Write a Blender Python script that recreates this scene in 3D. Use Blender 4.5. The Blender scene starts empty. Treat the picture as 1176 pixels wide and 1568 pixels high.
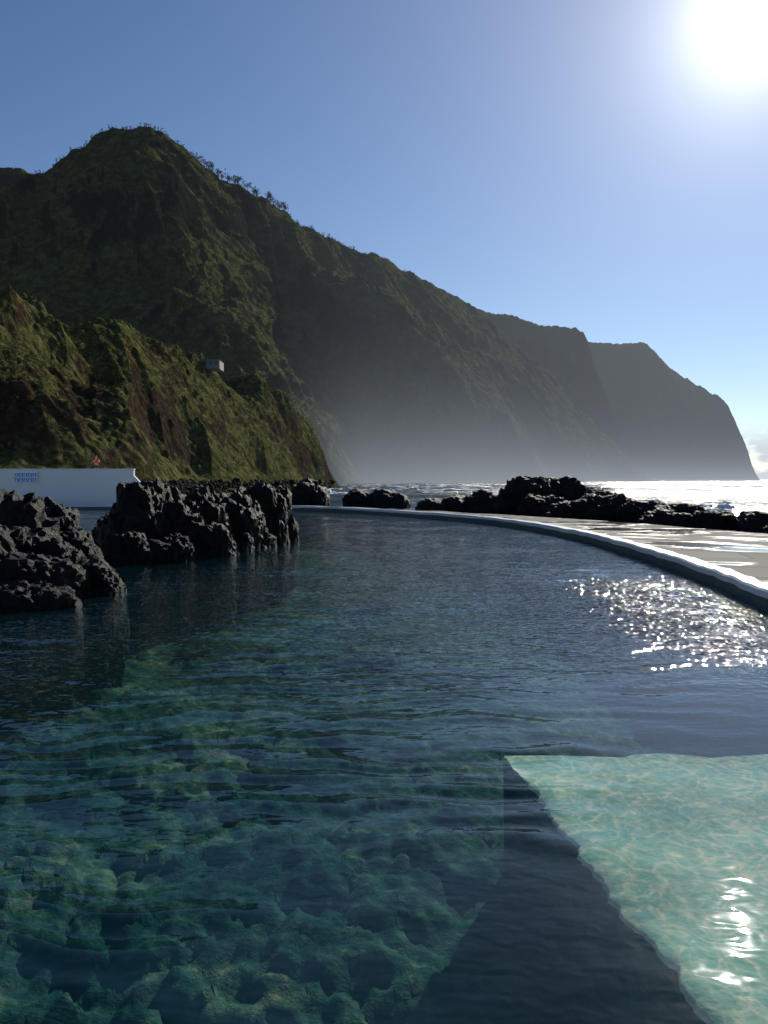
import bpy, math, numpy as np
from mathutils import Vector
rng=np.random.default_rng(7)
sc=bpy.context.scene
sc.view_settings.view_transform='Standard'; sc.view_settings.look='None'; sc.view_settings.exposure=0
F=1184.0; PITCH=math.atan(49/F); CH=2.5
def S(px,py,D):
    cx=(px-588)/F; cy=(784-py)/F
    Y=math.cos(PITCH)+cy*math.sin(PITCH); Z=-math.sin(PITCH)+cy*math.cos(PITCH)
    return (cx/Y*D, D, CH+Z/Y*D)
def BX(px,D): return (px-588)/F*D
# ---------------- noise
_p=rng.permutation(256); PERM=np.concatenate([_p,_p,_p])
G=np.array([[1,1,0],[-1,1,0],[1,-1,0],[-1,-1,0],[1,0,1],[-1,0,1],[1,0,-1],[-1,0,-1],[0,1,1],[0,-1,1],[0,1,-1],[0,-1,-1],[1,1,0],[-1,1,0],[0,-1,1],[0,-1,-1]],np.float32)
GX,GY,GZ=G[:,0].copy(),G[:,1].copy(),G[:,2].copy()
def perlin(x,y,z=0.0):
    x=np.asarray(x,np.float32);y=np.asarray(y,np.float32)
    if np.ndim(z)==0: z=np.full(x.shape,z,np.float32)
    else: z=np.asarray(z,np.float32)
    xi=np.floor(x).astype(np.int32);yi=np.floor(y).astype(np.int32);zi=np.floor(z).astype(np.int32)
    xf=x-xi;yf=y-yi;zf=z-zi
    f=lambda t:t*t*t*(t*(t*6-15)+10)
    u,v,w=f(xf),f(yf),f(zf); xi&=255;yi&=255;zi&=255
    r=0
    for a in (0,1):
        pa=PERM[(xi+a)&255]; ua=u if a else 1-u
        for b in (0,1):
            pb=PERM[pa+((yi+b)&255)]; vb=ua*(v if b else 1-v)
            for c in (0,1):
                h=PERM[pb+((zi+c)&255)]&15
                r=r+(GX[h]*(xf-a)+GY[h]*(yf-b)+GZ[h]*(zf-c))*vb*(w if c else 1-w)
    return r.astype(float)
def ridged(x,y,z=0.0): return 1-2*np.abs(perlin(x,y,z))
def sstep(a,b,x):
    t=np.clip((x-a)/(b-a),0,1); return t*t*(3-2*t)
def worley(x,y,seed,f2=False):
    xi=np.floor(x);yi=np.floor(y);f1=np.full(x.shape,9.);s2=np.full(x.shape,9.);idv=np.zeros(x.shape)
    for a in (-1,0,1):
        for b in (-1,0,1):
            cx_=xi+a;cy_=yi+b
            r1=np.modf(np.abs(np.sin(cx_*127.1+cy_*311.7+seed)*43758.5453))[0];r2=np.modf(np.abs(np.sin(cx_*269.5+cy_*183.3+seed)*43758.5453))[0]
            d=np.hypot(cx_+r1-x,cy_+r2-y);mm=d<f1;s2=np.where(mm,f1,np.minimum(s2,d));idv=np.where(mm,r1,idv);f1=np.where(mm,d,f1)
    return (f1,s2) if f2 else (f1,idv)
# ---------------- mesh helpers
def mesh_obj(name,V,Fc,mat=None,smooth=False,parent=None,attrs=None):
    me=bpy.data.meshes.new(name)
    V=np.asarray(V,np.float32)
    if isinstance(Fc,np.ndarray):
        n=Fc.shape[1]
        me.vertices.add(len(V)); me.vertices.foreach_set('co',V.ravel())
        me.loops.add(Fc.size); me.loops.foreach_set('vertex_index',Fc.astype(np.int32).ravel())
        me.polygons.add(len(Fc)); me.polygons.foreach_set('loop_start',np.arange(0,Fc.size,n,dtype=np.int32))
        me.update(calc_edges=True)
    else:
        me.from_pydata([tuple(v) for v in V],[],[tuple(f) for f in Fc]); me.update()
    if attrs:
        for k,a in attrs.items():
            at=me.attributes.new(k,'FLOAT','POINT'); at.data.foreach_set('value',np.asarray(a,np.float32))
    me.polygons.foreach_set('use_smooth',np.full(len(me.polygons),smooth))
    ob=bpy.data.objects.new(name,me); sc.collection.objects.link(ob)
    if mat: me.materials.append(mat)
    if parent: ob.parent=parent
    return ob
def grid_faces(nr,nc):
    i=np.arange(nr*nc).reshape(nr,nc)
    return np.stack([i[:-1,:-1],i[:-1,1:],i[1:,1:],i[1:,:-1]],-1).reshape(-1,4)
def box(name,a,b,mat,parent=None,bev=0.0):
    x0,y0,z0=a;x1,y1,z1=b
    V=[(x0,y0,z0),(x1,y0,z0),(x1,y1,z0),(x0,y1,z0),(x0,y0,z1),(x1,y0,z1),(x1,y1,z1),(x0,y1,z1)]
    Fc=[(0,3,2,1),(4,5,6,7),(0,1,5,4),(1,2,6,5),(2,3,7,6),(3,0,4,7)]
    o=mesh_obj(name,V,Fc,mat,parent=parent)
    if bev:
        m=o.modifiers.new('b','BEVEL');m.width=bev;m.segments=2
    return o
# ---------------- node helpers
def newmat(name):
    m=bpy.data.materials.new(name);m.use_nodes=True;m.node_tree.nodes.clear();return m,m.node_tree
class N:
    def __init__(s,nt): s.nt=nt
    def n(s,t,**k):
        nd=s.nt.nodes.new(t)
        ins=k.pop('ins',{})
        for a,b in k.items(): setattr(nd,a,b)
        for a,b in ins.items():
            if isinstance(b,bpy.types.NodeSocket): s.nt.links.new(b,nd.inputs[a])
            else: nd.inputs[a].default_value=b
        return nd
    def math(s,op,a,b=0.0,c=0.0,clamp=False):
        return s.n('ShaderNodeMath',operation=op,use_clamp=clamp,ins={0:a,1:b,2:c}).outputs[0]
    def noise(s,vec,scale,detail=4,rough=.55,dist=0):
        return s.n('ShaderNodeTexNoise',ins={'Vector':vec,'Scale':scale,'Detail':detail,'Roughness':rough,'Distortion':dist}).outputs['Fac']
    def ramp(s,fac,stops):
        r=s.n('ShaderNodeValToRGB',ins={'Fac':fac}); e=r.color_ramp.elements
        while len(e)<len(stops): e.new(.5)
        for el,(p,c) in zip(e,stops):
            el.position=p; el.color=(c,c,c,1) if isinstance(c,(int,float)) else (*c,1)
        return r.outputs['Color']
    def mix(s,f,a,b):
        m=s.n('ShaderNodeMix',data_type='RGBA')
        for i,v in ((0,f),(6,a),(7,b)):
            if isinstance(v,bpy.types.NodeSocket): s.nt.links.new(v,m.inputs[i])
            else: m.inputs[i].default_value=v if i==0 else (*v,1)
        return m.outputs[2]
    def pos(s,scale=(1,1,1)):
        g=s.n('ShaderNodeNewGeometry'); 
        return s.n('ShaderNodeMapping',ins={'Vector':g.outputs['Position'],'Scale':scale}).outputs[0]
    def mr(s,v,a,b,c=0.,d=1.,smooth=True):
        return s.n('ShaderNodeMapRange',interpolation_type='SMOOTHSTEP' if smooth else 'LINEAR',ins={0:v,1:a,2:b,3:c,4:d}).outputs[0]
    def bump(s,h,strength,dist,normal=None):
        ins={'Height':h,'Strength':strength,'Distance':dist}
        if normal is not None: ins['Normal']=normal
        return s.n('ShaderNodeBump',ins=ins).outputs[0]
    def schlick(s,nrm):
        g=s.n('ShaderNodeNewGeometry')
        d=s.n('ShaderNodeVectorMath',operation='DOT_PRODUCT',ins={0:g.outputs['Incoming'],1:nrm}).outputs['Value']
        o=s.math('SUBTRACT',1.0,s.math('ABSOLUTE',d),clamp=True)
        return s.math('MULTIPLY_ADD',s.math('POWER',o,5.0),.98,.02,clamp=True)
    def out(s,sh): s.nt.links.new(sh,s.n('ShaderNodeOutputMaterial').inputs['Surface'])
def pbr(name,col,rough=.7,spec=.5):
    m,nt=newmat(name);k=N(nt)
    p=k.n('ShaderNodeBsdfPrincipled',ins={'Roughness':rough,'Specular IOR Level':spec})
    nz=k.noise(k.pos(),6,3)
    nt.links.new(k.mix(nz,[x*.8 for x in col],[min(1,x*1.15) for x in col]),p.inputs['Base Color'])
    k.out(p.outputs[0]); return m
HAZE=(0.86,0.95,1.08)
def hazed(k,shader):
    """aerial haze painted in as emission, by world distance / altitude / bearing"""
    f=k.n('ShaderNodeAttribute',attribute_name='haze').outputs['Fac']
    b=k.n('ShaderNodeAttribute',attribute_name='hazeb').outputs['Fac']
    e=k.n('ShaderNodeEmission',ins={'Color':(*HAZE,1),'Strength':b})  # surface glow standing in for light scattered by the air
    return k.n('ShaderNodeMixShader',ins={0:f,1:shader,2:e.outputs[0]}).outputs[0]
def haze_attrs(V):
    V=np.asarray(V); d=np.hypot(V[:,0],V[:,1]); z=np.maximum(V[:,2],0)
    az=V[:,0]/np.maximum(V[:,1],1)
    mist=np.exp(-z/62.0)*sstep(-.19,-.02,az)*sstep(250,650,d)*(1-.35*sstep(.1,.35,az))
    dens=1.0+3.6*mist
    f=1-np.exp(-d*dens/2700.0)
    b=0.024+0.180*sstep(-.40,.42,az)**1.1+.30*mist  # painted haze glow, brighter toward the sun side and in low mist
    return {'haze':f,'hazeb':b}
# ---------------- sun / world
AZ=math.radians(25.0); EL=math.radians(28.1)
SD=Vector((math.sin(AZ)*math.cos(EL),math.cos(AZ)*math.cos(EL),math.sin(EL)))
sl=bpy.data.lights.new('sun','SUN'); sl.energy=5.0; sl.angle=math.radians(.53); sl.color=(1,.93,.80)
so=bpy.data.objects.new('sun',sl); so.rotation_euler=SD.to_track_quat('Z','Y').to_euler(); so.location=(60,100,80); sc.collection.objects.link(so)
w=bpy.data.worlds.new('World'); sc.world=w; w.use_nodes=True; nt=w.node_tree; nt.nodes.clear(); k=N(nt)
sky=k.n('ShaderNodeTexSky',sky_type='NISHITA'); sky.sun_disc=False; sky.sun_elevation=EL; sky.sun_rotation=AZ
sky.air_density=1.0; sky.dust_density=0.02; sky.ozone_density=4.0; sky.altitude=0
tc=k.n('ShaderNodeTexCoord').outputs['Generated']
dot=k.n('ShaderNodeVectorMath',operation='DOT_PRODUCT',ins={0:tc,1:tuple(SD)}).outputs['Value']
ang=k.math('ARCCOSINE',k.math('MINIMUM',dot,0.999999))
def expo(a,s): return k.math('EXPONENT',k.math('MULTIPLY',a,-1.0/s))
g1=k.math('MULTIPLY',expo(ang,.042),1.7); g2=k.math('MULTIPLY',expo(ang,.21),.58)
g3=k.math('MULTIPLY',k.math('SUBTRACT',1.0,k.mr(ang,.010,.032)),4.0)
gl=k.math('ADD',k.math('ADD',g1,g2),g3)
xyz=k.n('ShaderNodeSeparateXYZ',ins={0:tc})
skc=k.n('ShaderNodeHueSaturation',ins={'Hue':.505,'Saturation':1.15,'Value':1.0,'Color':sky.outputs[0]}).outputs[0]
bg1=k.n('ShaderNodeBackground',ins={'Color':skc,'Strength':.074})
bg2=k.n('ShaderNodeBackground',ins={'Color':(1,.96,.92,1),'Strength':gl})
hz=k.math('MULTIPLY',expo(k.math('MAXIMUM',xyz.outputs[2],0.0),.19),k.math('MULTIPLY_ADD',k.mr(dot,.3,1.0),.34,.07))
bgh=k.n('ShaderNodeBackground',ins={'Color':(.86,.93,1,1),'Strength':hz})
cn=k.noise(k.n('ShaderNodeMapping',ins={'Vector':tc,'Scale':(9,9,22)}).outputs[0],1.6,4,.6)
bear=k.math('DIVIDE',xyz.outputs[0],xyz.outputs[1])
mz=k.n('ShaderNodeMapRange',interpolation_type='SMOOTHSTEP',ins={0:xyz.outputs[2],1:.03,2:.075,3:1.,4:0.}).outputs[0]
mb=k.mr(bear,.36,.46)
cm=k.math('MULTIPLY',k.math('MULTIPLY',mz,mb),k.mr(cn,.42,.56))
bg3=k.n('ShaderNodeBackground',ins={'Color':(.80,.86,.95,1),'Strength':.8})
a1=k.n('ShaderNodeAddShader',ins={0:bg1.outputs[0],1:bg2.outputs[0]})
a2=k.n('ShaderNodeAddShader',ins={0:a1.outputs[0],1:bgh.outputs[0]})
ms=k.n('ShaderNodeMixShader',ins={0:cm,1:a2.outputs[0],2:bg3.outputs[0]})
nt.links.new(ms.outputs[0],k.n('ShaderNodeOutputWorld').inputs[0])
# ---------------- camera
cam=bpy.data.cameras.new('camera'); cam.sensor_fit='VERTICAL'; cam.angle=2*math.atan(784/F); cam.clip_end=60000; cam.clip_start=.05
co=bpy.data.objects.new('camera',cam); co.location=(0,0,CH); co.rotation_euler=(math.pi/2-PITCH,0,0); sc.collection.objects.link(co); sc.camera=co
# ---------------- terrain
def rbf(P):
    P=np.array(P,float); n=len(P); X=P[:,:2]/100; z=P[:,2]
    K=-np.linalg.norm(X[:,None]-X[None],axis=2)
    A=np.zeros((n+3,n+3));A[:n,:n]=K-np.eye(n)*0.01;A[:n,n]=1;A[:n,n+1:]=X;A[n,:n]=1;A[n+1:,:n]=X.T
    c=np.linalg.solve(A,np.r_[z,0,0,0])
    def f(x,y):
        x=(x/100).astype(np.float32);y=(y/100).astype(np.float32); r=(c[n]+c[n+1]*x+c[n+2]*y).astype(float)
        for i in range(n): r-=c[i]*np.sqrt((x-np.float32(X[i,0]))**2+(y-np.float32(X[i,1]))**2+np.float32(.0004))
        return r
    return f
def terrain_mat(name,kind):
    m,nt=newmat(name);k=N(nt); pos=k.pos()
    sep=k.n('ShaderNodeSeparateXYZ',ins={0:k.n('ShaderNodeNewGeometry').outputs['Normal']})
    slope=sep.outputs[2]
    if kind=='near':
        n1=k.noise(pos,.09,4,.65); n2=k.noise(pos,.6,5,.75)
        veg=k.ramp(n2,[(.3,(.020,.023,.011)),(.46,(.056,.062,.024)),(.58,(.125,.128,.045)),(.72,(.20,.165,.08))])
        sp=k.n('ShaderNodeSeparateXYZ',ins={0:pos})
        red=k.mr(sp.outputs[0],-54,-40)
        rock=k.mix(red,k.ramp(n2,[(.3,(.012,.008,.007)),(.5,(.038,.021,.016)),(.7,(.07,.038,.028))]),k.ramp(n2,[(.3,(.012,.010,.008)),(.5,(.040,.031,.021)),(.7,(.09,.066,.043))]))
        low=k.math('MULTIPLY',k.n('ShaderNodeMapRange',ins={0:sp.outputs[0],1:-50.,2:-34.,3:1.,4:0.}).outputs[0],k.n('ShaderNodeMapRange',ins={0:sp.outputs[2],1:12.,2:22.,3:1.,4:0.}).outputs[0])
        a=k.math('ADD',k.math('MULTIPLY',slope,.8),k.math('MULTIPLY',n1,1.1))
        a=k.math('SUBTRACT',a,k.math('MULTIPLY',low,.40))
        f=k.ramp(a,[(.84,0.0),(.97,1.0)])
        hb=n2; bd=1.3
    else:
        n1=k.noise(pos,.012,4,.65); n2=k.noise(pos,.11,6,.75)
        veg=k.ramp(n2,[(.32,(.020,.025,.012)),(.46,(.062,.072,.027)),(.58,(.128,.137,.050)),(.75,(.17,.16,.078))])
        rock=k.ramp(n2,[(.3,(.011,.012,.011)),(.7,(.042,.040,.033))])
        a=k.math('ADD',k.math('MULTIPLY',slope,1.1),k.math('MULTIPLY',n1,.7))
        f=k.ramp(a,[(.86,0.0),(1.0,1.0)])
        hb=n2; bd=7.0
    c=k.mix(f,rock,veg)
    d=k.n('ShaderNodeBsdfDiffuse',ins={'Color':c,'Normal':k.bump(hb,.9,bd)})
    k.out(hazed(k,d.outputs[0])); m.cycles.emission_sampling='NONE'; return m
def polar(name,hf,tx0,tx1,ncol,d0,d1,nrow,mat):
    tx=np.linspace(tx0,tx1,ncol); d=np.exp(np.linspace(math.log(d0),math.log(d1),nrow))
    D,T=np.meshgrid(d,tx,indexing='ij'); X=(T*D).ravel(); Y=D.ravel()
    Z=hf(X,Y); V=np.stack([X,Y,Z],1)
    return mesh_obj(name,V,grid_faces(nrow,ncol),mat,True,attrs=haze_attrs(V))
crest=[(-400,420,800),(-150,330,810),(0,308,830),(55,284,860),(90,258,880),(130,236,900),(142,218,905),(175,205,910),(215,202,920),(245,209,930),(270,226,940),(300,252,970),(330,272,1000),(370,291,1030),(410,313,1070),(430,329,1100),(465,355,1150),(500,375,1200),(540,396,1250),(570,412,1300),(600,428,1340),(640,446,1400),(685,470,1460),(735,508,1500),(800,552,1520),(850,595,1520),(900,652,1500),(960,713,1460),(990,738,1440)]
M=[S(*c) for c in crest]
for c in crest: 
    x,y,z=S(*c); M.append((x*(1+380/y),y+380,z*.45-20))
for t in [(285,300,900),(288,350,830),(285,400,770),(305,450,710),(350,510,650),(395,560,590),(435,610,540),(467,660,505),(490,705,480),
    (385,350,1020),(430,430,980),(462,500,920),(490,570,840),(510,640,720),(525,700,600),
    (430,392,1010),(475,420,960),(520,450,900),(560,478,870),(600,500,845),(640,523,830),(680,545,820),(740,600,810),(775,650,800),(790,700,790),
    (500,420,1050),(600,462,1080),(680,505,1130),(720,530,1160),(800,590,1150),(840,650,1100),
    (560,620,730),(650,640,750),(540,540,850),
    (0,450,700),(0,600,560),(150,400,740),(150,550,600),(230,450,740),(250,600,580),(-250,450,700),(-250,600,560),(200,300,800),(80,330,780),
    (150,250,872),(200,246,878),(260,256,890),(150,260,838),(200,257,842),(260,268,850)]: M.append(S(*t))
coast=[(-400,480),(-100,480),(100,480),(300,480),(420,470),(500,450),(535,545),(560,620),(620,660),(700,690),(790,740),(840,880),(880,1100),(930,1300),(990,1410)]
for px,D in coast: M.append((BX(px,D),D,0 if px>450 else 8)); M.append((BX(px,D-110),D-110,-45 if px>450 else 2))
M.append((BX(1060,1440),1440,-60)); M.append((BX(1060,1800),1800,-60))
for px,py in [(-300,244),(-100,250),(0,261),(30,268),(60,284),(100,330)]:
    x,y,z=S(px,py,1400); M.append((x,y,z)); M.append((x*1.3,y*1.3,z*.5))
f0=rbf(M)
def h_mtn(x,y):
    n1=perlin(x/140,y/140,3.3)
    wx=x+30*n1+9*perlin(x/40,y/40,1.3); wy=y+25*perlin(x/140,y/140,9.3)
    h=f0(x,y)
    amp=sstep(-5,60,h)
    hi=1-.55*sstep(260,400,h)
    g=ridged((wx-.15*wy)/95,wy/300,5.1)*17+ridged((wx+.35*wy)/42,wy/130,2.1)*11+ridged((wx+.1*wy)/19,wy/55,7.7)*5.5
    t=perlin(x/30,y/30,4.4)*3.0+perlin(x/12,y/12,2.2)*3+np.abs(perlin(x/5.5,y/5.5,8.8))*3.5
    return h+amp*hi*(g-8)+t*(.35+.65*amp)-.5
mt=terrain_mat('mountain_slopes','far')
polar('mountain',h_mtn,-.80,.38,800,350,2000,500,mt)
HB=[(560,455,2000),(640,462,2000),(690,472,2000),(730,476,2000),(780,491,2000),(830,501,2000),(880,506,2000),(895,525,1990),(905,570,1960),(925,640,1930),(945,705,1900),
 (900,522,2700),(940,526,2700),(990,529,2680),(1005,547,2660),(1040,577,2650),(1080,602,2640),(1110,628,2640),(1130,657,2640),(1145,692,2640),(1154,734,2640)]
H=[S(*t) for t in HB]
for t in HB: x,y,z=S(*t); H.append((x*(1+350/y),y+350,z*.7 if t[2]>2100 else z*.5))
for t in [(800,600,1850),(860,600,1860),(720,600,1800),(1000,600,2500),(1080,660,2480),(960,600,2450)]: H.append(S(*t))
for px,D in [(560,1650),(700,1650),(800,1660),(870,1690),(950,1800),(985,2150),(1050,2250),(1110,2380),(1150,2520)]:
    H.append((BX(px,D),D,0)); H.append((BX(px+12,D-90),D-90,-90))
H+= [(BX(1185,2640),2640,-120),(BX(1185,3000),3000,-120),(BX(1230,2400),2400,-150)]
f1=rbf(H)
def h_head(x,y):
    wx=x+40*perlin(x/200,y/200,3.9); wy=y
    h=f1(x,y); amp=sstep(-5,90,h)
    g=ridged(wx/170,wy/420,5.7)*30+ridged((wx-.3*wy)/70,wy/160,2.6)*19+ridged(wx/30,wy/70,7.1)*9
    t=perlin(x/40,y/40,4.4)*3+perlin(x/16,y/16,2.2)*5+np.abs(perlin(x/8,y/8,8.8))*5
    return h+amp*(g-16)*.8*(1-.6*sstep(300,420,h))+t*(.3+.7*amp)-1
polar('headland',h_head,-.05,.54,460,1500,3200,260,mt)
ncrest=[(-300,430,105),(-100,450,118),(0,472,130),(60,474,138),(120,490,150),(200,516,165),(260,544,180),(300,560,195),(340,575,210),(400,594,230),(440,616,245),(468,652,258),(490,692,268),(505,737,275)]
HN=[S(*t) for t in ncrest]
for t in ncrest:
    x,y,z=S(*t); HN.append((x-8,y+45,z*.85-1)); HN.append((x-10,y+130,z*.5-4))
for t in [(0,520,122),(0,570,112),(0,650,103),(60,530,128),(90,580,118),(120,640,108),(160,560,142),(190,620,128),(230,600,150),(270,650,150),(250,690,130),(330,630,185),(350,680,178),(400,660,210),(430,690,215),(-200,600,100)]: HN.append(S(*t))
for px,D,z in [(-300,90,3),(-100,90,3),(0,92,3),(100,98,3),(200,108,2),(300,142,1),(400,188,.5),(470,232,0),(510,268,-1)]:
    HN.append((BX(px,D),D,z)); HN.append((BX(px,D)+5,D-12,-3 if px>220 else 1.0))
HN+=[(BX(540,250),250,-14),(BX(540,300),300,-14),(BX(520,400),400,-14)]
f2=rbf([(a*1.0,b*1.0,c) for a,b,c in HN])
def h_hill(x,y):
    h=f2(x,y); amp=sstep(0,9,h)
    wx=x+6*perlin(x/30,y/30,3.9)
    g=ridged((wx+.45*y)/19,(y-.5*x)/60,5.7)*4.8+ridged((wx+.45*y)/8,(y-.5*x)/24,2.6)*2.4
    t=perlin(x/9,y/9,4.4)*1.3+perlin(x/3.5,y/3.5,2.2)*1.1+np.abs(perlin(x/1.6,y/1.6,8.8))*1.2
    return h+amp*(g-3.0)+t*(.25+.75*amp)-.3
hm=terrain_mat('hillside_slopes','near')
polar('hillside',h_hill,-.75,-.055,640,84,420,440,hm)
# ---------------- vegetation masses (leaf-sized faces)
def leaf_mat(name,c0,c1):
    m,nt=newmat(name);k=N(nt)
    n1=k.noise(k.pos(),.15,2,.7); v=k.n('ShaderNodeAttribute',attribute_name='tint').outputs['Fac']
    c=k.mix(k.math('ADD',k.math('MULTIPLY',n1,.5),k.math('MULTIPLY',v,.5)),c0,c1)
    d=k.n('ShaderNodeBsdfDiffuse',ins={'Color':c}); t=k.n('ShaderNodeBsdfTranslucent',ins={'Color':c})
    mx=k.n('ShaderNodeMixShader',ins={0:.15,1:d.outputs[0],2:t.outputs[0]})
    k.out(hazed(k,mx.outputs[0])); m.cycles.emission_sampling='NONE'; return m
def leaf_quads(C,R,n,ls,flat=.75):
    m=len(C); d=rng.normal(size=(m,n,3)); d/=np.linalg.norm(d,axis=2,keepdims=True)
    rr=rng.uniform(.45,1,(m,n,1))**.5*R[:,None,None]
    P=C[:,None]+d*rr*np.array([1,1,flat]); P=P.reshape(-1,3)
    a=rng.normal(size=P.shape); a/=np.linalg.norm(a,axis=1,keepdims=True)
    b=np.cross(a,rng.normal(size=P.shape)); b/=np.linalg.norm(b,axis=1,keepdims=True)
    s=(np.repeat(R,n)*ls*rng.uniform(.6,1.3,len(P)))[:,None]
    V=np.stack([P-a*s-b*s*.3,P+b*s*.7-a*s*.1,P+a*s+b*s*.2,P-b*s*.6],1).reshape(-1,3)
    return V,np.repeat(rng.uniform(0,1,m),n*4)
def veg(name,C,R,n,ls,mat,flat=.75):
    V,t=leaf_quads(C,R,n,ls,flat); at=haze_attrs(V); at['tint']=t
    return mesh_obj(name,V,np.arange(len(V)).reshape(-1,4),mat,False,attrs=at)
lm=leaf_mat('shrub_leaves',(.024,.027,.012),(.13,.125,.052))
m=11000; tx=rng.uniform(-.6,-.08,m); D=rng.uniform(92,290,m); x=tx*D;y=D; z=h_hill(x,y)
den=perlin(x/14,y/14,.7)+.25*perlin(x/4,y/4,.7)
ok=(z>4)&(den>-.03)&~((x<-38)&(z<17)&(rng.random(m)<.75)); x,y,z=x[ok],y[ok],z[ok]
R=rng.uniform(.2,.7,len(x))*(1+.4*(rng.random(len(x))>.93))
veg('shrub',np.stack([x,y,z+R*.3],1),R,12,.30,lm)
m=16000; px=rng.uniform(-40,760,m); tx=(px-588)/F; D=rng.uniform(520,1350,m); x=tx*D;y=D;z=h_mtn(x,y)
ok=(z>25)&(perlin(x/60,y/60,.3)>-.05); x,y,z=x[ok],y[ok],z[ok]
R=rng.uniform(.9,2.6,len(x))
veg('scrub',np.stack([x,y,z+R*.3],1),R,7,.38,leaf_mat('scrub_leaves',(.022,.027,.012),(.09,.098,.036)))
cx=np.array([c[0] for c in crest],float)
Cs=[];Rs=[];TV=[];TF=[]
pxs=np.concatenate([rng.uniform(135,300,50),rng.uniform(300,440,70),rng.uniform(440,690,60),rng.uniform(60,135,14)])
off=np.linspace(-60,60,41)
Dd=np.interp(pxs,cx,[c[2] for c in crest])[:,None]+off[None]; XX=(pxs[:,None]-588)/F*Dd; ZZ=h_mtn(XX.ravel(),Dd.ravel()).reshape(Dd.shape)
bi=np.argmax((ZZ-CH)/Dd,1)
for i_,p in enumerate(pxs):
    X,Y,Z=XX[i_,bi[i_]],Dd[i_,bi[i_]],ZZ[i_,bi[i_]]; hh=rng.uniform(5,11) if 305<p<440 else rng.uniform(1.5,4.5)
    b=len(TV); lean=rng.normal(0,.08,2)*hh
    for lv,(q,r) in enumerate(((-1,.28),(hh*.5,.2),(hh*.95,.08))):
        for a in range(5):
            TV.append((X+math.cos(a*1.257)*r+lean[0]*max(q,0)/hh,Y+math.sin(a*1.257)*r+lean[1]*max(q,0)/hh,Z+q))
    for lv in (0,1):
        for a in range(5): TF.append((b+lv*5+a,b+lv*5+(a+1)%5,b+lv*5+5+(a+1)%5,b+lv*5+5+a))
    for j in range(6):
        q=rng.uniform(.35,1)*hh; r=rng.uniform(.14,.26)*hh
        Cs.append((X+lean[0]+rng.normal(0,.22)*hh,Y+rng.normal(0,.2)*hh,Z+q)); Rs.append(r)
Vl,tt=leaf_quads(np.array(Cs),np.array(Rs),20,.27,.7)
nb=len(TV); V=np.concatenate([np.array(TV),Vl]); Fc=np.concatenate([np.array(TF),np.arange(len(Vl)).reshape(-1,4)+nb])
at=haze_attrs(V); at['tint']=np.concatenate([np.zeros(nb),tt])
mesh_obj('distant_trees',V,Fc,leaf_mat('tree_leaves',(.02,.03,.01),(.06,.075,.025)),attrs=at)
# ---------------- pool geometry
edge=[(6.0,-4),(6.3,2),(6.6,6),(6.95,10.5),(7.35,14.8),(7.7,17.4),(7.9,20),(8.1,23.3),(8.2,27.7),(8.0,32.5),(7.3,38.2),(5.6,44.5),(2.2,51.5),(-2.4,58.5),(-7.3,62.8),(-14,64.6),(-22,65.2),(-34,65.5),(-48,65.6)]
def catmull(P,n=10):
    P=np.array(P,float);out=[]
    Q=np.vstack([2*P[0]-P[1],P,2*P[-1]-P[-2]])
    for i in range(1,len(Q)-2):
        for t in np.linspace(0,1,n,endpoint=False):
            a,b,c,d=Q[i-1:i+3]
            out.append(.5*((2*b)+(-a+c)*t+(2*a-5*b+4*c-d)*t*t+(-a+3*b-3*c+d)*t**3))
    out.append(P[-1]); return np.array(out)
E=catmull(edge,12)
def right_x(Y): 
    return np.interp(Y,np.maximum.accumulate(E[:,1]),E[:,0])
def normals2(P):
    t=np.gradient(P,axis=0); t/=np.linalg.norm(t,axis=1,keepdims=True); return np.stack([t[:,1],-t[:,0]],1)
EN=normals2(E)
def concrete(name,c0,c1,rbase=.6,wet=False):
    m,nt=newmat(name);k=N(nt);pos=k.pos()
    n1=k.noise(pos,.35,4,.65);n2=k.noise(pos,4,4,.75)
    p=k.n('ShaderNodeBsdfPrincipled',ins={'Roughness':rbase,'Specular IOR Level':.3})
    if wet:
        br=k.n('ShaderNodeTexBrick',ins={'Vector':k.n('ShaderNodeMapping',ins={'Vector':pos,'Rotation':(0,0,.25)}).outputs[0],'Scale':1.0,'Mortar Size':.025,'Brick Width':3.2,'Row Height':2.4,'Color1':(1,1,1,1),'Color2':(.7,.7,.7,1),'Mortar':(.2,.2,.2,1)})
        c=k.n('ShaderNodeMix',data_type='RGBA',blend_type='MULTIPLY'); 
        nt.links.new(k.mix(n1,c0,c1),c.inputs[6]); nt.links.new(br.outputs['Color'],c.inputs[7]); c.inputs[0].default_value=1; c=c.outputs[2]
        pm=k.ramp(k.noise(k.pos((.5,1,1)),.33,4,.6,.6),[(.46,0.0),(.54,1.0)])
        c=k.mix(pm,c,[.5*x for x in c0])
        nt.links.new(k.mr(pm,0,1,.85,.10),p.inputs['Roughness'])
        nt.links.new(k.mr(pm,0,1,.08,.5),p.inputs['Specular IOR Level'])
        b=k.bump(n2,k.mr(pm,0,1,.6,.1),.03)
    else:
        c=k.mix(k.math('ADD',k.math('MULTIPLY',n1,.5),k.math('MULTIPLY',n2,.5)),c0,c1); b=k.bump(n2,.6,.03)
    nt.links.new(c,p.inputs['Base Color']);nt.links.new(b,p.inputs['Normal']);k.out(p.outputs[0]);return m
kerbm=concrete('white_kerb_paint',(.28,.33,.38),(.66,.70,.74),.6)
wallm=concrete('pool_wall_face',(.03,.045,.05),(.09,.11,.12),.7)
prof=[(0,-2.9,1),(0,.22,1),(-.05,.24,0),(-.06,.36,0),(-.02,.40,0),(.38,.40,0),(.41,.37,0),(.41,.05,0),(.41,-3.0,1)]
nE=len(E);V=[];wob=perlin(np.arange(nE)*.23,np.zeros(nE),.5)*.07
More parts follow.
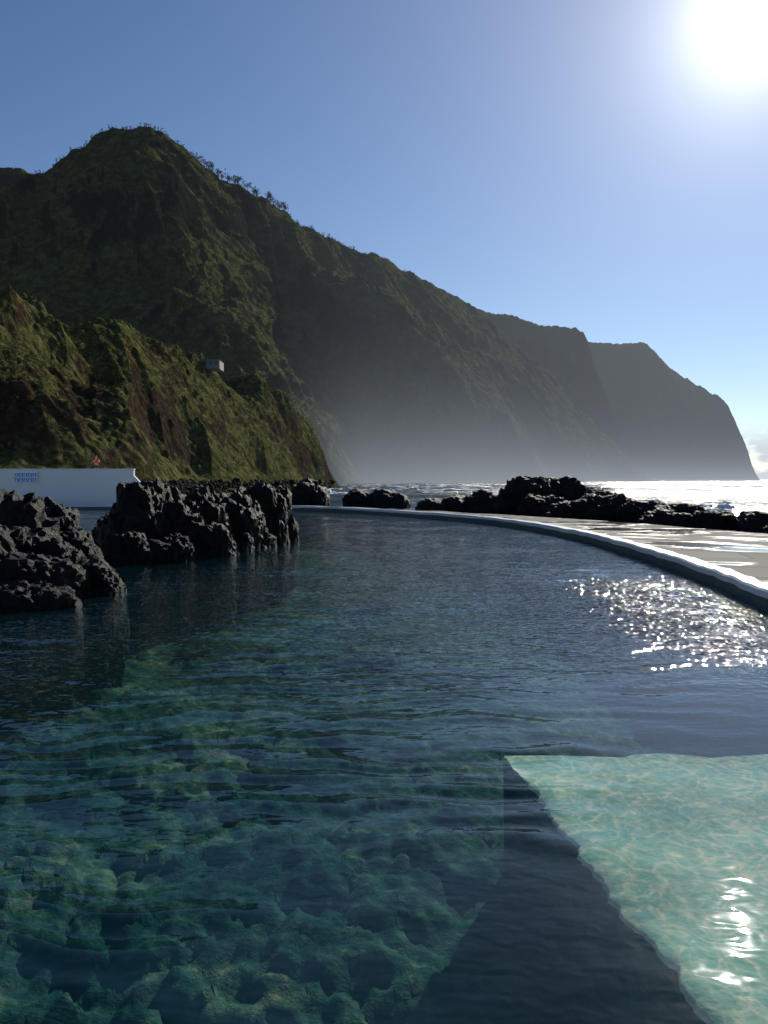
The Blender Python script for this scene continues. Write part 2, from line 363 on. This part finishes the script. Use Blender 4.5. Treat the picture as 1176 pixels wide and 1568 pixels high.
for i in range(nE):
    for o,z,_ in prof:
        oo=o+wob[i]; V.append((E[i,0]+EN[i,0]*oo,E[i,1]+EN[i,1]*oo,z+ (perlin(np.array([i*.31]),np.array([o*3.]),.2)[0]*.045 if z>0 else 0)))
kb=mesh_obj('pool_kerb',V,grid_faces(nE,len(prof)),kerbm,False)
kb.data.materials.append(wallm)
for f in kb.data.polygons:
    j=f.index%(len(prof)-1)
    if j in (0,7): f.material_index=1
outer=catmull([(21,-4),(20.5,6),(20,15),(19,25),(17.2,33),(15.6,38),(13.8,43),(11,48),(7.5,54),(3,61),(-3,68),(-9,74),(-15,76),(-24,76),(-34,76),(-40,76),(-46,76),(-52,76),(-56,76)],12)
inner=E+EN*.38; nv=24; V=[]
for i in range(nE):
    for j in range(nv):
        t=j/(nv-1); q=inner[i]*(1-t)+outer[min(i,len(outer)-1)]*t; V.append((q[0],q[1],.28-.16*t))
V=np.array(V); V[:,2]+=perlin(V[:,0]/2.5,V[:,1]/2.5,.3)*.035
V2=V[nv-1::nv].copy(); 
dk=mesh_obj('concrete_deck',V,grid_faces(nE,nv),concrete('wet_concrete',(.13,.13,.125),(.30,.29,.27),.5,True),True)
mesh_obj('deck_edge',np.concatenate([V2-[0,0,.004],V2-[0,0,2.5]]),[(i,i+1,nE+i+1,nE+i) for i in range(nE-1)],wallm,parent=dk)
def water_nodes(name,sea=False):
    m,nt=newmat(name);k=N(nt);pos=k.pos()
    if sea:
        h=k.noise(k.pos((.35,1,1)),.45,5,.66)
        nb=k.bump(h,1.0,1.8)
        fr=k.schlick(nb)
        gust=k.noise(k.pos((.2,1,1)),.04,3,.6)
        d=k.n('ShaderNodeBsdfDiffuse',ins={'Color':(.010,.035,.05,1)})
        g=k.n('ShaderNodeBsdfGlossy',ins={'Color':(.9,.9,.9,1),'Roughness':k.mr(gust,.4,.6,.10,.26),'Normal':nb})
        k.out(k.n('ShaderNodeMixShader',ins={0:fr,1:d.outputs[0],2:g.outputs[0]}).outputs[0]);return m
    ch=k.n('ShaderNodeAttribute',attribute_name='chop').outputs['Fac']
    gl_=k.n('ShaderNodeAttribute',attribute_name='glitter').outputs['Fac']
    h=k.noise(k.pos((.65,1,1)),8.5,1,.55,.3)
    nb=k.n('ShaderNodeBump',ins={'Height':h,'Strength':ch,'Distance':.075}).outputs[0]
    h2=k.noise(k.pos((1.5,1,1)),5.0,1,.5,.2)
    nb=k.n('ShaderNodeBump',ins={'Height':h2,'Strength':gl_,'Distance':.20,'Normal':nb}).outputs[0]
    fr=k.schlick(nb)
    # caustic light lines painted into the transmission tint, independent of the ripples
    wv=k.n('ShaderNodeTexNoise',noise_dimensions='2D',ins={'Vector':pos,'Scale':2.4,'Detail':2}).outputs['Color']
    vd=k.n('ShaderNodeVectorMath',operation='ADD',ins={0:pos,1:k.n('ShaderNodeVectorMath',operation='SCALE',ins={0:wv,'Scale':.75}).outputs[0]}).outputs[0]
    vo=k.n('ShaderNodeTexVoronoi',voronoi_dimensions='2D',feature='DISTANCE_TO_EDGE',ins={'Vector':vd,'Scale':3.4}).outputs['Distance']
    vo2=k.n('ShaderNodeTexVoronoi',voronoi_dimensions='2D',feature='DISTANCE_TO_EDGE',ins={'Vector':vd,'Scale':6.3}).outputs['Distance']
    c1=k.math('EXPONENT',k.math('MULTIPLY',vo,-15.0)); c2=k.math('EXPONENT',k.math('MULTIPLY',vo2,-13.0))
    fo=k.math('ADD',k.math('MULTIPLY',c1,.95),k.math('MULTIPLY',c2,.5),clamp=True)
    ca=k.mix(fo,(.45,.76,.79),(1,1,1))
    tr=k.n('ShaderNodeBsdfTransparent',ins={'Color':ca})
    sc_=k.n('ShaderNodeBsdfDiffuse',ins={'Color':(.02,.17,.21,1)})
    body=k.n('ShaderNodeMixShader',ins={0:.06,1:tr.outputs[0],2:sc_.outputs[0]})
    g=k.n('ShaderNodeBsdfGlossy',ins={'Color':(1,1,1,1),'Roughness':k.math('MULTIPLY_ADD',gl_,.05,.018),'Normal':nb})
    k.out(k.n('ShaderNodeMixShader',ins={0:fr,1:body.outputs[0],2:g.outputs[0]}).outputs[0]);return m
nr,nc=720,420
Yr=np.exp(np.linspace(math.log(.9),math.log(65.4),nr)); xr=right_x(Yr)+.12; xl=-np.minimum(4+1.25*Yr,47)
T=np.linspace(0,1,nc)[None]; X=(xl[:,None]*(1-T)+xr[:,None]*T); Y=np.repeat(Yr[:,None],nc,1); x=X.ravel();y=Y.ravel()
wx=x+.9*perlin(x/3,y/3,2.);wy=y+.7*perlin(x/2.2,y/2.2,7.)+.22*perlin(x/.7,y/.8,3.)+.08*x
env=.25+1.6*sstep(-.15,.4,perlin(x/2.8,y/3.2,4.))+1.1*np.exp(-((x+.2)/2.2)**2-((y-8.8)/3.5)**2)+.4*np.exp(-((x+2.5)/2.5)**2-((y-5.5)/2.)**2)
calm=1-.78*sstep(.5,2.2,x)*(1-sstep(8,11,y))
z=env*(.0052*np.sin(wy*2*math.pi/.60+.5*wx)+.0034*np.sin(wy*2*math.pi/.37-1.4*wx+1.)+.004*np.sin(wy*2*math.pi/1.25+.6*wx)) + .0060*perlin(wx/.8,wy/.42,1.)+.0036*perlin(wx/.33,wy/.2,5.)
z*=np.clip(1.15-y/90,.3,1)*calm
chop=(.09+.22*sstep(7,14,y))*(.3+.7*calm)
glit=.75*np.exp(-(np.maximum(np.abs(y-15.0)-2.2,0)/2.2)**2)*sstep(3.3,5.0,x)*(.35+.65*sstep(-.5,.25,perlin(x/.9,y/1.3,9.)+.1))+.06*sstep(9,13,y)
mesh_obj('pool_water',np.stack([x,y,z],1),grid_faces(nr,nc),water_nodes('pool_water_surface'),True,attrs={'chop':chop,'glitter':glit})
nr2,nc2=380,380
Yr=np.exp(np.linspace(math.log(1.5),math.log(68),nr2));X=np.linspace(0,1,nc2)[None]*(10.5+(np.minimum(5+1.3*Yr,50)))[:,None]-np.minimum(5+1.3*Yr,50)[:,None];x=X.ravel();y=np.repeat(Yr,nc2)
wxx=x+.25*perlin(x/.7,y/.7,.3);wyy=y+.25*perlin(x/.7,y/.7,5.3)
f,i1=worley(wxx/.6,wyy/.6,1.);g_,i2=worley(wxx/.27,wyy/.27,4.)
z=-2.45+.24*np.sqrt(np.clip(.45-f*f,0,1))*i1+.17*np.sqrt(np.clip(.4-g_*g_,0,1))*(.2+i2)+.45*perlin(x/4,y/4,.9)+.08*perlin(x/.8,y/.8,.7)+.05*perlin(x/.22,y/.22,.1)
z-=.5*sstep(0,3,x)
m_,nt=newmat('algae_boulders');k=N(nt);pos=k.pos()
n1=k.noise(pos,.5,4,.6);n2=k.noise(pos,3.6,5,.72)
c=k.ramp(k.math('ADD',k.math('MULTIPLY',n1,.5),k.math('MULTIPLY',n2,.5)),[(.36,(.007,.020,.024)),(.46,(.022,.056,.048)),(.55,(.060,.100,.070)),(.66,(.22,.22,.115))])
k.out(k.n('ShaderNodeBsdfDiffuse',ins={'Color':c,'Normal':k.bump(n2,.7,.1)}).outputs[0])
mesh_obj('pool_floor',np.stack([x,y,z],1),grid_faces(nr2,nc2),m_,True); algae=m_
def led(name):
    m_,nt=newmat(name);k=N(nt);pos=k.pos()
    n1=k.noise(pos,.6,4,.6);n2=k.noise(pos,9,4,.7)
    c=k.ramp(k.math('ADD',k.math('MULTIPLY',n1,.6),k.math('MULTIPLY',n2,.4)),[(.36,(.36,.35,.24)),(.5,(.57,.54,.39)),(.66,(.72,.69,.52))])
    k.out(k.n('ShaderNodeBsdfDiffuse',ins={'Color':c,'Normal':k.bump(n2,.3,.04)}).outputs[0]);return m_
ys=np.linspace(1.5,9.7,160);xe=1.5+(9.7-ys)*.105+.10*perlin(ys*1.3,ys*0,.4)+.06*perlin(ys*5,ys*0,.4)+.04*perlin(ys*12,ys*0,.4)
V=[];ncl=34
for yy,xx in zip(ys,xe):
    V.append((xx+.55,yy,-3.2));V.append((xx+.25,yy,-1.5));V.append((xx+.03,yy,-.99));V.append((xx,yy,-.93))
    for t in np.linspace(0,1,30):
        X_=(xx+.03)*(1-t)+float(right_x(yy))*t+.05*t
        V.append((X_,yy+(.18*perlin(np.array([X_*1.1]),np.array([.5]),.2)[0]+.08*perlin(np.array([X_*4]),np.array([.5]),.2)[0])*(yy>9.6),-.9-.12*sstep(8.2,9.7,yy)+.03*perlin(np.array([X_*1.3]),np.array([yy*1.3]),.2)[0]))
ob=mesh_obj('pool_ledge',V,grid_faces(160,ncl),led('pale_sand_floor'),True)
ob.data.materials.append(algae)
for f in ob.data.polygons:
    if f.index%(ncl-1)<3: f.material_index=1
last=np.array(V[-30:]); lo=last.copy();lo[:,2]=-3.4; lo[:,1]-=.3
mesh_obj('ledge_end',np.concatenate([last+[0,.004,0],lo]),[(i,i+1,30+i+1,30+i) for i in range(0,29)],algae,parent=ob)
# ---------------- sea
nrs,ncs=300,360
tx=np.linspace(-1.2,2.6,ncs)
segs=E+EN*1.2
bt=segs[:,0]/np.maximum(segs[:,1],.1)
good=segs[:,1]>2; b_=bt[good];yv=segs[good,1]; o_=np.argsort(b_)
ds=np.interp(tx,b_[o_],yv[o_],right=2.2)+.6
U=np.linspace(0,1,nrs)[:,None]
D=np.exp(np.log(ds)[None]*(1-U)+math.log(40000)*U); X=tx[None]*D
x=X.ravel();y=D.ravel()
sw=.36*np.exp(-y/900)
z=-.45+sw*(perlin(x/16,y/6,.1)+.6*perlin(x/6,y/2.4,.6))*sstep(0,20,y-np.tile(ds,nrs))
mesh_obj('sea',np.stack([x,y,z],1),grid_faces(nrs,ncs),water_nodes('sea_surface',True),True)
# ---------------- lava rocks
m_,nt=newmat('lava_rock_surface');k=N(nt);pos=k.pos()
n2=k.noise(pos,4,5,.75)
c=k.ramp(n2,[(.35,(.002,.002,.0024)),(.55,(.006,.0058,.0056)),(.7,(.020,.018,.016))])
p=k.n('ShaderNodeBsdfPrincipled',ins={'Base Color':c,'Roughness':.6,'Specular IOR Level':.18,'Normal':k.bump(n2,1.0,.12)})
k.out(p.outputs[0]);rockm=m_
import bmesh
_ico={}
def ico(s):
    if s not in _ico:
        bm=bmesh.new();bmesh.ops.create_icosphere(bm,subdivisions=s,radius=1)
        _ico[s]=(np.array([v.co[:] for v in bm.verts]),np.array([[v.index for v in f.verts] for f in bm.faces]));bm.free()
    return _ico[s]
def rock(name,lumps,sub=6,bottom=-2.9,mat=None,k_=.92):
    Vs=[];Fs=[];n=0
    for (X,Y,rx,ry,top) in lumps:
        P,Fc=ico(sub);o=rng.uniform(-50,50,3)
        q=np.sign(P)*np.abs(P)**.84
        s=(rx*ry*top)**(1/3)
        M_=P*np.array([rx,ry,top])/s
        fx,fy,fz=(M_*1.15+o).T
        mx,my,mz_=M_.T
        f1,_i=worley(mx*1.7+o[0]+mz_*1.1,my*1.7+o[1]-mz_*1.5,3.)
        f3,_j=worley(mx*4.2+o[2]+mz_*2.9,my*4.2+o[1]-mz_*3.7,5.)
        d=1+.31*perlin(fx,fy,fz)-.22*(f1-.4)-.12*(f3-.4)+.08*ridged(fx*2.9,fy*2.9,fz*2.9)+.05*ridged(fx*7,fy*7,fz*7)+.04*perlin(fx*15,fy*15,fz*15)
        d*=.93
        W=q*d[:,None]*np.array([rx,ry,1.0])
        zz=W[:,2]; W[:,2]=np.where(zz>0,zz*top*k_,zz*abs(bottom))
        W[:,:2]+=np.array([X,Y]); Vs.append(W);Fs.append(Fc+n);n+=len(W)
    return mesh_obj(name,np.concatenate(Vs),np.concatenate(Fs),mat or rockm,False)
rock('lava_rock',[(-7.9,25.2,1.2,1.3,2.6),(-8.7,26,.8,1.0,1.7),(-7.0,25.8,1.1,1.2,2.0),(-6.3,27.2,1.1,1.2,2.35),(-5.5,28.6,1.1,1.3,2.1),(-5.0,31,1.2,1.3,2.6),(-4.6,32.2,.9,1.2,2.3),(-7.9,23.6,.8,.8,1.0),(-6.8,24.2,.9,.8,.8),(-5.8,25.8,.9,.9,1.0),(-9.6,28,1.1,1.3,1.3),(-7.3,24.5,.7,.6,1.3),(-6.1,26.6,.7,.6,1.4),(-4.9,28.9,.8,.7,1.1),(-4.7,30.6,.7,.7,1.4),(-7.4,26.5,.8,.6,2.2),(-5.9,29.5,.8,.7,2.2),(-5.3,27.3,.7,.7,.8)],5,k_=.95)
rock('lava_rock',[(-8.8,17.6,1.3,1.2,1.8),(-7.5,16.2,1.1,.9,1.0),(-6.5,17.2,.7,.7,.7),(-10,19.5,1.4,1.3,2.4),(-8.9,21,.9,1.0,2.0),(-8.2,20.2,.8,.9,1.3),(-7.4,15.2,.8,.6,.6),(-6.7,15.3,.6,.5,.35),(-9.3,15.6,1.2,1.2,1.3),(-7.6,17.6,.8,.7,1.2),(-7.9,14.5,.7,.5,.4)],5,k_=.92)
rock('lava_rock',[(-8.2,80,1.6,2,2.9),(-6.8,80,1.2,2,1.9)],4)
rock('lava_rock',[(-2.3,80,2.0,1.6,1.7),(0.4,80,2.0,1.6,1.6)],4)
rock('lava_rock',[(4.0,63,1.3,1.2,1.0),(5.8,63.5,1.5,1.4,1.3),(7.8,63,1.5,1.5,1.7),(9.4,62,1.2,1.2,1.2)],4)
rock('lava_rock',[(11.6,63,2.3,2,3.0),(14,63.5,2.6,2,2.9),(16.6,63,2.0,2,2.1),(12.6,60,2.2,1.4,1.4)],5)
rock('lava_rock',[(12.5,51,1.6,1.2,1.3),(14.2,50,1.8,1.4,1.8),(16,48,1.6,1.3,1.3),(17.8,46.5,1.5,1.2,1.1),(16.2,44.5,1.5,1,.8),(18.6,43.5,1.3,.9,.8)],5)
rock('lava_rock',[(20.2,41.5,1.3,.9,.9),(22.3,42,1.5,1,1.3),(19,37.5,.5,.4,.5)],4)
Vs=[];Fs=[];n=0;P,Fc=ico(2)
nbd=6000
pxa=rng.uniform(205,512,nbd);Da=np.interp(pxa,[200,300,400,470,520],[108,141,186,230,274])+rng.normal(-4,7,nbd)
za=np.maximum(h_hill((pxa-588)/F*Da,Da),-.4); ok=(za<2.2); ok&=(np.cumsum(ok)<1500)
for px,D,zz in zip(pxa[ok],Da[ok],za[ok]):
    X=BX(px,D);r=rng.uniform(.2,.55)*(1+.7*(rng.random()>.95)); o=rng.uniform(-9,9,3)
    W=P*(1+.5*perlin(P[:,0]*1.4+o[0],P[:,1]*1.4+o[1],P[:,2]*1.4+o[2]))[:,None]*r*rng.uniform(.7,1.3,3)+[X,D,zz+.05*r]
    Vs.append(W);Fs.append(Fc+n);n+=len(W)
mesh_obj('shore_boulders',np.concatenate(Vs),np.concatenate(Fs),pbr('boulder_stone',(.020,.018,.016),.9,.05))
fm=pbr('foam',(.8,.82,.84),.8)
Vs=[];Fs=[];n=0;P,Fc=ico(3)
for i in range(190):
    px=rng.uniform(470,930);D=rng.uniform(150,420) if px>520 else rng.uniform(150,250)
    if rng.random()<.2: px=rng.uniform(262,330);D=rng.uniform(85,95)
    if rng.random()<.2: px=rng.uniform(930,1110);D=rng.uniform(70,95)
    X=BX(px,D);o=rng.uniform(-9,9,3);s=D/250
    W=P*(1+.8*perlin(P[:,0]*2+o[0],P[:,1]*2+o[1],P[:,2]*2+o[2]))[:,None]*[rng.uniform(.8,4)*s,rng.uniform(.5,1.5),rng.uniform(.15,.55)]+[X,D,-.35]
    Vs.append(W);Fs.append(Fc+n);n+=len(W)
mesh_obj('sea_foam',np.concatenate(Vs),np.concatenate(Fs),fm,True)
# ---------------- white wall + terrace
white=concrete('white_wall_paint',(.62,.64,.66),(.78,.79,.80),.7)
wl=bpy.data.objects.new('white_wall',None);sc.collection.objects.link(wl)
XR=BX(205,70)
box('face',(-60,70,.1),(XR,70.35,3.42),white,wl)
box('coping',(-60.03,69.94,3.423),(XR+.05,70.41,3.52),white,wl,.02)
V=[(XR+.003,70.05,.1),(XR+1.3,70.05,.1),(XR+1.3,70.05,1.5),(XR+.003,70.05,2.9)]; V=V+[(a,b+.3,c) for a,b,c in V]
mesh_obj('sloped_end',V,[(0,1,2,3),(7,6,5,4),(1,5,6,2),(3,2,6,7),(0,4,5,1),(4,0,3,7)],white,parent=wl)
tc_=concrete('terrace_concrete',(.3,.3,.29),(.42,.41,.4))
V=[(-62,70.36,3.0),(XR-.1,70.36,3.0),(-37,98,3.0),(-62,98,3.0)]; V=V+[(a,b,-1) for a,b,c in V]
mesh_obj('terrace',V,[(0,1,2,3),(7,6,5,4),(0,4,5,1),(1,5,6,2),(2,6,7,3),(3,7,4,0)],tc_)
sg=bpy.data.objects.new('safety_sign',None);sc.collection.objects.link(sg)
sx0,sx1=BX(22,69.9),BX(58,69.9); z1=CH+(735-722)/F*70; z0=CH+(735-739)/F*70
box('panel',(sx0,69.86,z0),(sx1,69.935,z1),pbr('sign_panel_white',(.75,.78,.8),.4),sg)
blue=pbr('sign_blue',(.03,.22,.62),.4); wp=pbr('sign_pictogram_white',(.8,.8,.8),.4)
wc=(sx1-sx0-.12)/5
for r in range(2):
    for c_ in range(5):
        a=sx0+.06+c_*wc+.03;b=a+wc-.06;zb=z0+.07+r*.44;zt=zb+.36
        box(f'tile_{r}{c_}',(a,69.84,zb),(b,69.857,zt),blue,sg)
        P,Fc=ico(2);cx_=(a+b)/2
        mesh_obj(f'pictogram_head_{r}{c_}',P*[.045,.006,.045]+[cx_,69.834,zt-.08],Fc,wp,parent=sg)
        mesh_obj(f'pictogram_body_{r}{c_}',[(cx_-.09,69.834,zb+.04),(cx_+.08,69.834,zb+.04),(cx_+.04,69.834,zt-.14),(cx_-.05,69.834,zt-.14)],[(0,1,2,3)],wp,parent=sg)
# ---------------- house on the hill
hs=bpy.data.objects.new('white_house',None);sc.collection.objects.link(hs)
ee=[]
for p_ in (300,310,320,335):
    dd=np.linspace(150,260,111); zz=h_hill((p_-588)/F*dd,dd); e=(zz-CH)/dd; j=int(np.argmax(e)); ee.append((float(dd[j]),float(e[j])))
HD=min(a for a,b in ee)-1.5; gz=CH+HD*float(np.mean([b for a,b in ee]))-1.1
hx0,hx1=BX(296,HD),BX(338,HD)
pl=pbr('plaster',(.24,.23,.215),.8);dk_=pbr('window_glass',(.02,.025,.03),.15);rf=pbr('roof_tile',(.14,.09,.07),.8)
box('body',(hx0,HD,gz-.9),(hx1,HD+5,gz+1.5),pl,hs)
V=[(hx0-.3,HD-.4,gz+1.503),(hx1+.3,HD-.4,gz+1.503),(hx1+.3,HD+5.4,gz+1.503),(hx0-.3,HD+5.4,gz+1.503),(hx0+1,HD+3,gz+2.0),(hx1-1,HD+3,gz+2.0)]
mesh_obj('roof',V,[(0,1,5,4),(1,2,5),(2,3,4,5),(3,0,4),(0,3,2,1)],rf,parent=hs)
nw=5;st=(hx1-hx0-.6)/nw
for i in range(nw):
    a=hx0+.5+i*st
    box(f'window_{i}',(a,HD-.02,gz+.2),(a+st*.6,HD-.003,gz+1.2),dk_,hs); box(f'sill_{i}',(a-.08,HD-.1,gz+.1),(a+st*.6+.08,HD-.003,gz+.197),pl,hs)
# ---------------- person on the terrace
pe=bpy.data.objects.new('person',None);sc.collection.objects.link(pe)
def skin(name,verts,edges,rad,mat,root=0,sub=2):
    me=bpy.data.meshes.new(name);me.from_pydata(verts,edges,[]);o=bpy.data.objects.new(name,me);sc.collection.objects.link(o);o.parent=pe
    mo=o.modifiers.new('skin','SKIN')
    for i,r in enumerate(rad):
        me.skin_vertices[0].data[i].radius=(r,r) if not isinstance(r,tuple) else r
        me.skin_vertices[0].data[i].use_root=(i==root)
    s=o.modifiers.new('sub','SUBSURF');s.levels=sub;s.render_levels=sub
    me.materials.append(mat);mo.use_smooth_shade=True;return o
red=pbr('red_shirt',(.72,.05,.035),.8);skn=pbr('skin',(.50,.28,.19),.6);blk=pbr('dark_shorts',(.03,.035,.05),.8);hair=pbr('hair',(.03,.02,.012),.7)
v=[(0,0,.95),(0,0,1.15),(0,0,1.38),(0,0,1.47),(0,0,1.56),
 (.17,0,1.42),(.30,-.06,1.18),(.16,-.28,1.30),(-.17,0,1.42),(-.30,-.06,1.18),(-.14,-.28,1.32),
 (.10,0,.88),(.12,-.02,.48),(.13,.02,.08),(.13,-.13,.04),(-.10,0,.88),(-.13,.03,.48),(-.14,.05,.08),(-.14,-.10,.04)]
e=[(0,1),(1,2),(2,3),(3,4),(2,5),(5,6),(6,7),(2,8),(8,9),(9,10),(0,11),(11,12),(12,13),(13,14),(0,15),(15,16),(16,17),(17,18)]
r=[.15,(.15,.11),(.16,.11),.06,.055,.065,.048,.03,.065,.048,.03,.10,.065,.045,.035,.10,.065,.045,.035]
skin('body',v,e,r,skn)
skin('shirt',[(0,0,.93),(0,0,1.15),(0,0,1.38),(0,0,1.46),(.18,0,1.42),(.27,-.04,1.25),(-.18,0,1.42),(-.27,-.04,1.25)],[(0,1),(1,2),(2,3),(2,4),(4,5),(2,6),(6,7)],[(.17,.13),(.165,.125),(.175,.125),.075,.08,.068,.08,.068],red)
skin('shorts',[(0,0,.96),(.10,0,.86),(.12,-.01,.58),(-.10,0,.86),(-.13,.02,.58)],[(0,1),(1,2),(0,3),(3,4)],[.16,.12,.10,.12,.10],blk)
P,Fc=ico(4);HP=P.copy();HP[:,2]*=np.where(P[:,2]<0,1.25,1.1);HP[:,0]*=.85
nose=np.exp(-((P[:,0]/.16)**2+((P[:,2]+.1)/.2)**2))*(P[:,1]<0);HP[:,1]-=nose*.22
eye=sum(np.exp(-(((P[:,0]-s*.38)/.14)**2+((P[:,2]-.1)/.12)**2)) for s in (-1,1))*(P[:,1]<0);HP[:,1]+=eye*.1
mth=np.exp(-((P[:,0]/.3)**2+((P[:,2]+.5)/.07)**2))*(P[:,1]<0);HP[:,1]+=mth*.06
mesh_obj('head',HP*.1+[0,-.01,1.66],Fc,skn,True,pe)
for s in (-1,1): 
    mesh_obj('ear',ico(2)[0]*[.015,.025,.035]+[s*.088,.0,1.655],ico(2)[1],skn,True,pe)
    mesh_obj('eye',ico(2)[0]*[.014,.008,.008]+[s*.034,-.098,1.67],ico(2)[1],hair,True,pe)
keep=ico(4)[0][ico(4)[1]].mean(1); kf=ico(4)[1][(keep[:,2]>.35)|((keep[:,1]>.1)&(keep[:,2]>-.4))]
mesh_obj('hair',HP*.112+[0,-.006,1.667],kf,hair,True,pe)
for s,hx,hz in ((1,.16,1.30),(-1,-.14,1.32)):
    mesh_obj('palm',ico(3)[0]*[.04,.02,.05]+[hx-s*.01,-.31,hz+.03],ico(3)[1],skn,True,pe)
    for f_ in range(4):
        a=hx-s*(.035-.02*f_)-s*.01; L=(.9,1,.93,.72)[f_]*.07
        skin('finger',[(a,-.31,hz+.05),(a,-.325,hz+.07+L*.5),(a-s*.01,-.35,hz+.07+L*.8)],[(0,1),(1,2)],[.009,.008,.007],skn,sub=1)
    skin('thumb',[(hx-s*.04,-.31,hz+.01),(hx-s*.075,-.33,hz+.03),(hx-s*.085,-.345,hz+.055)],[(0,1),(1,2)],[.011,.01,.008],skn,sub=1)
box('phone',(-.07,-.37,1.36),(.08,-.362,1.44),dk_,pe,.003)
pe.location=(BX(148,72.2),72.2,3.0); pe.rotation_euler=(0,0,.5)
print('done')
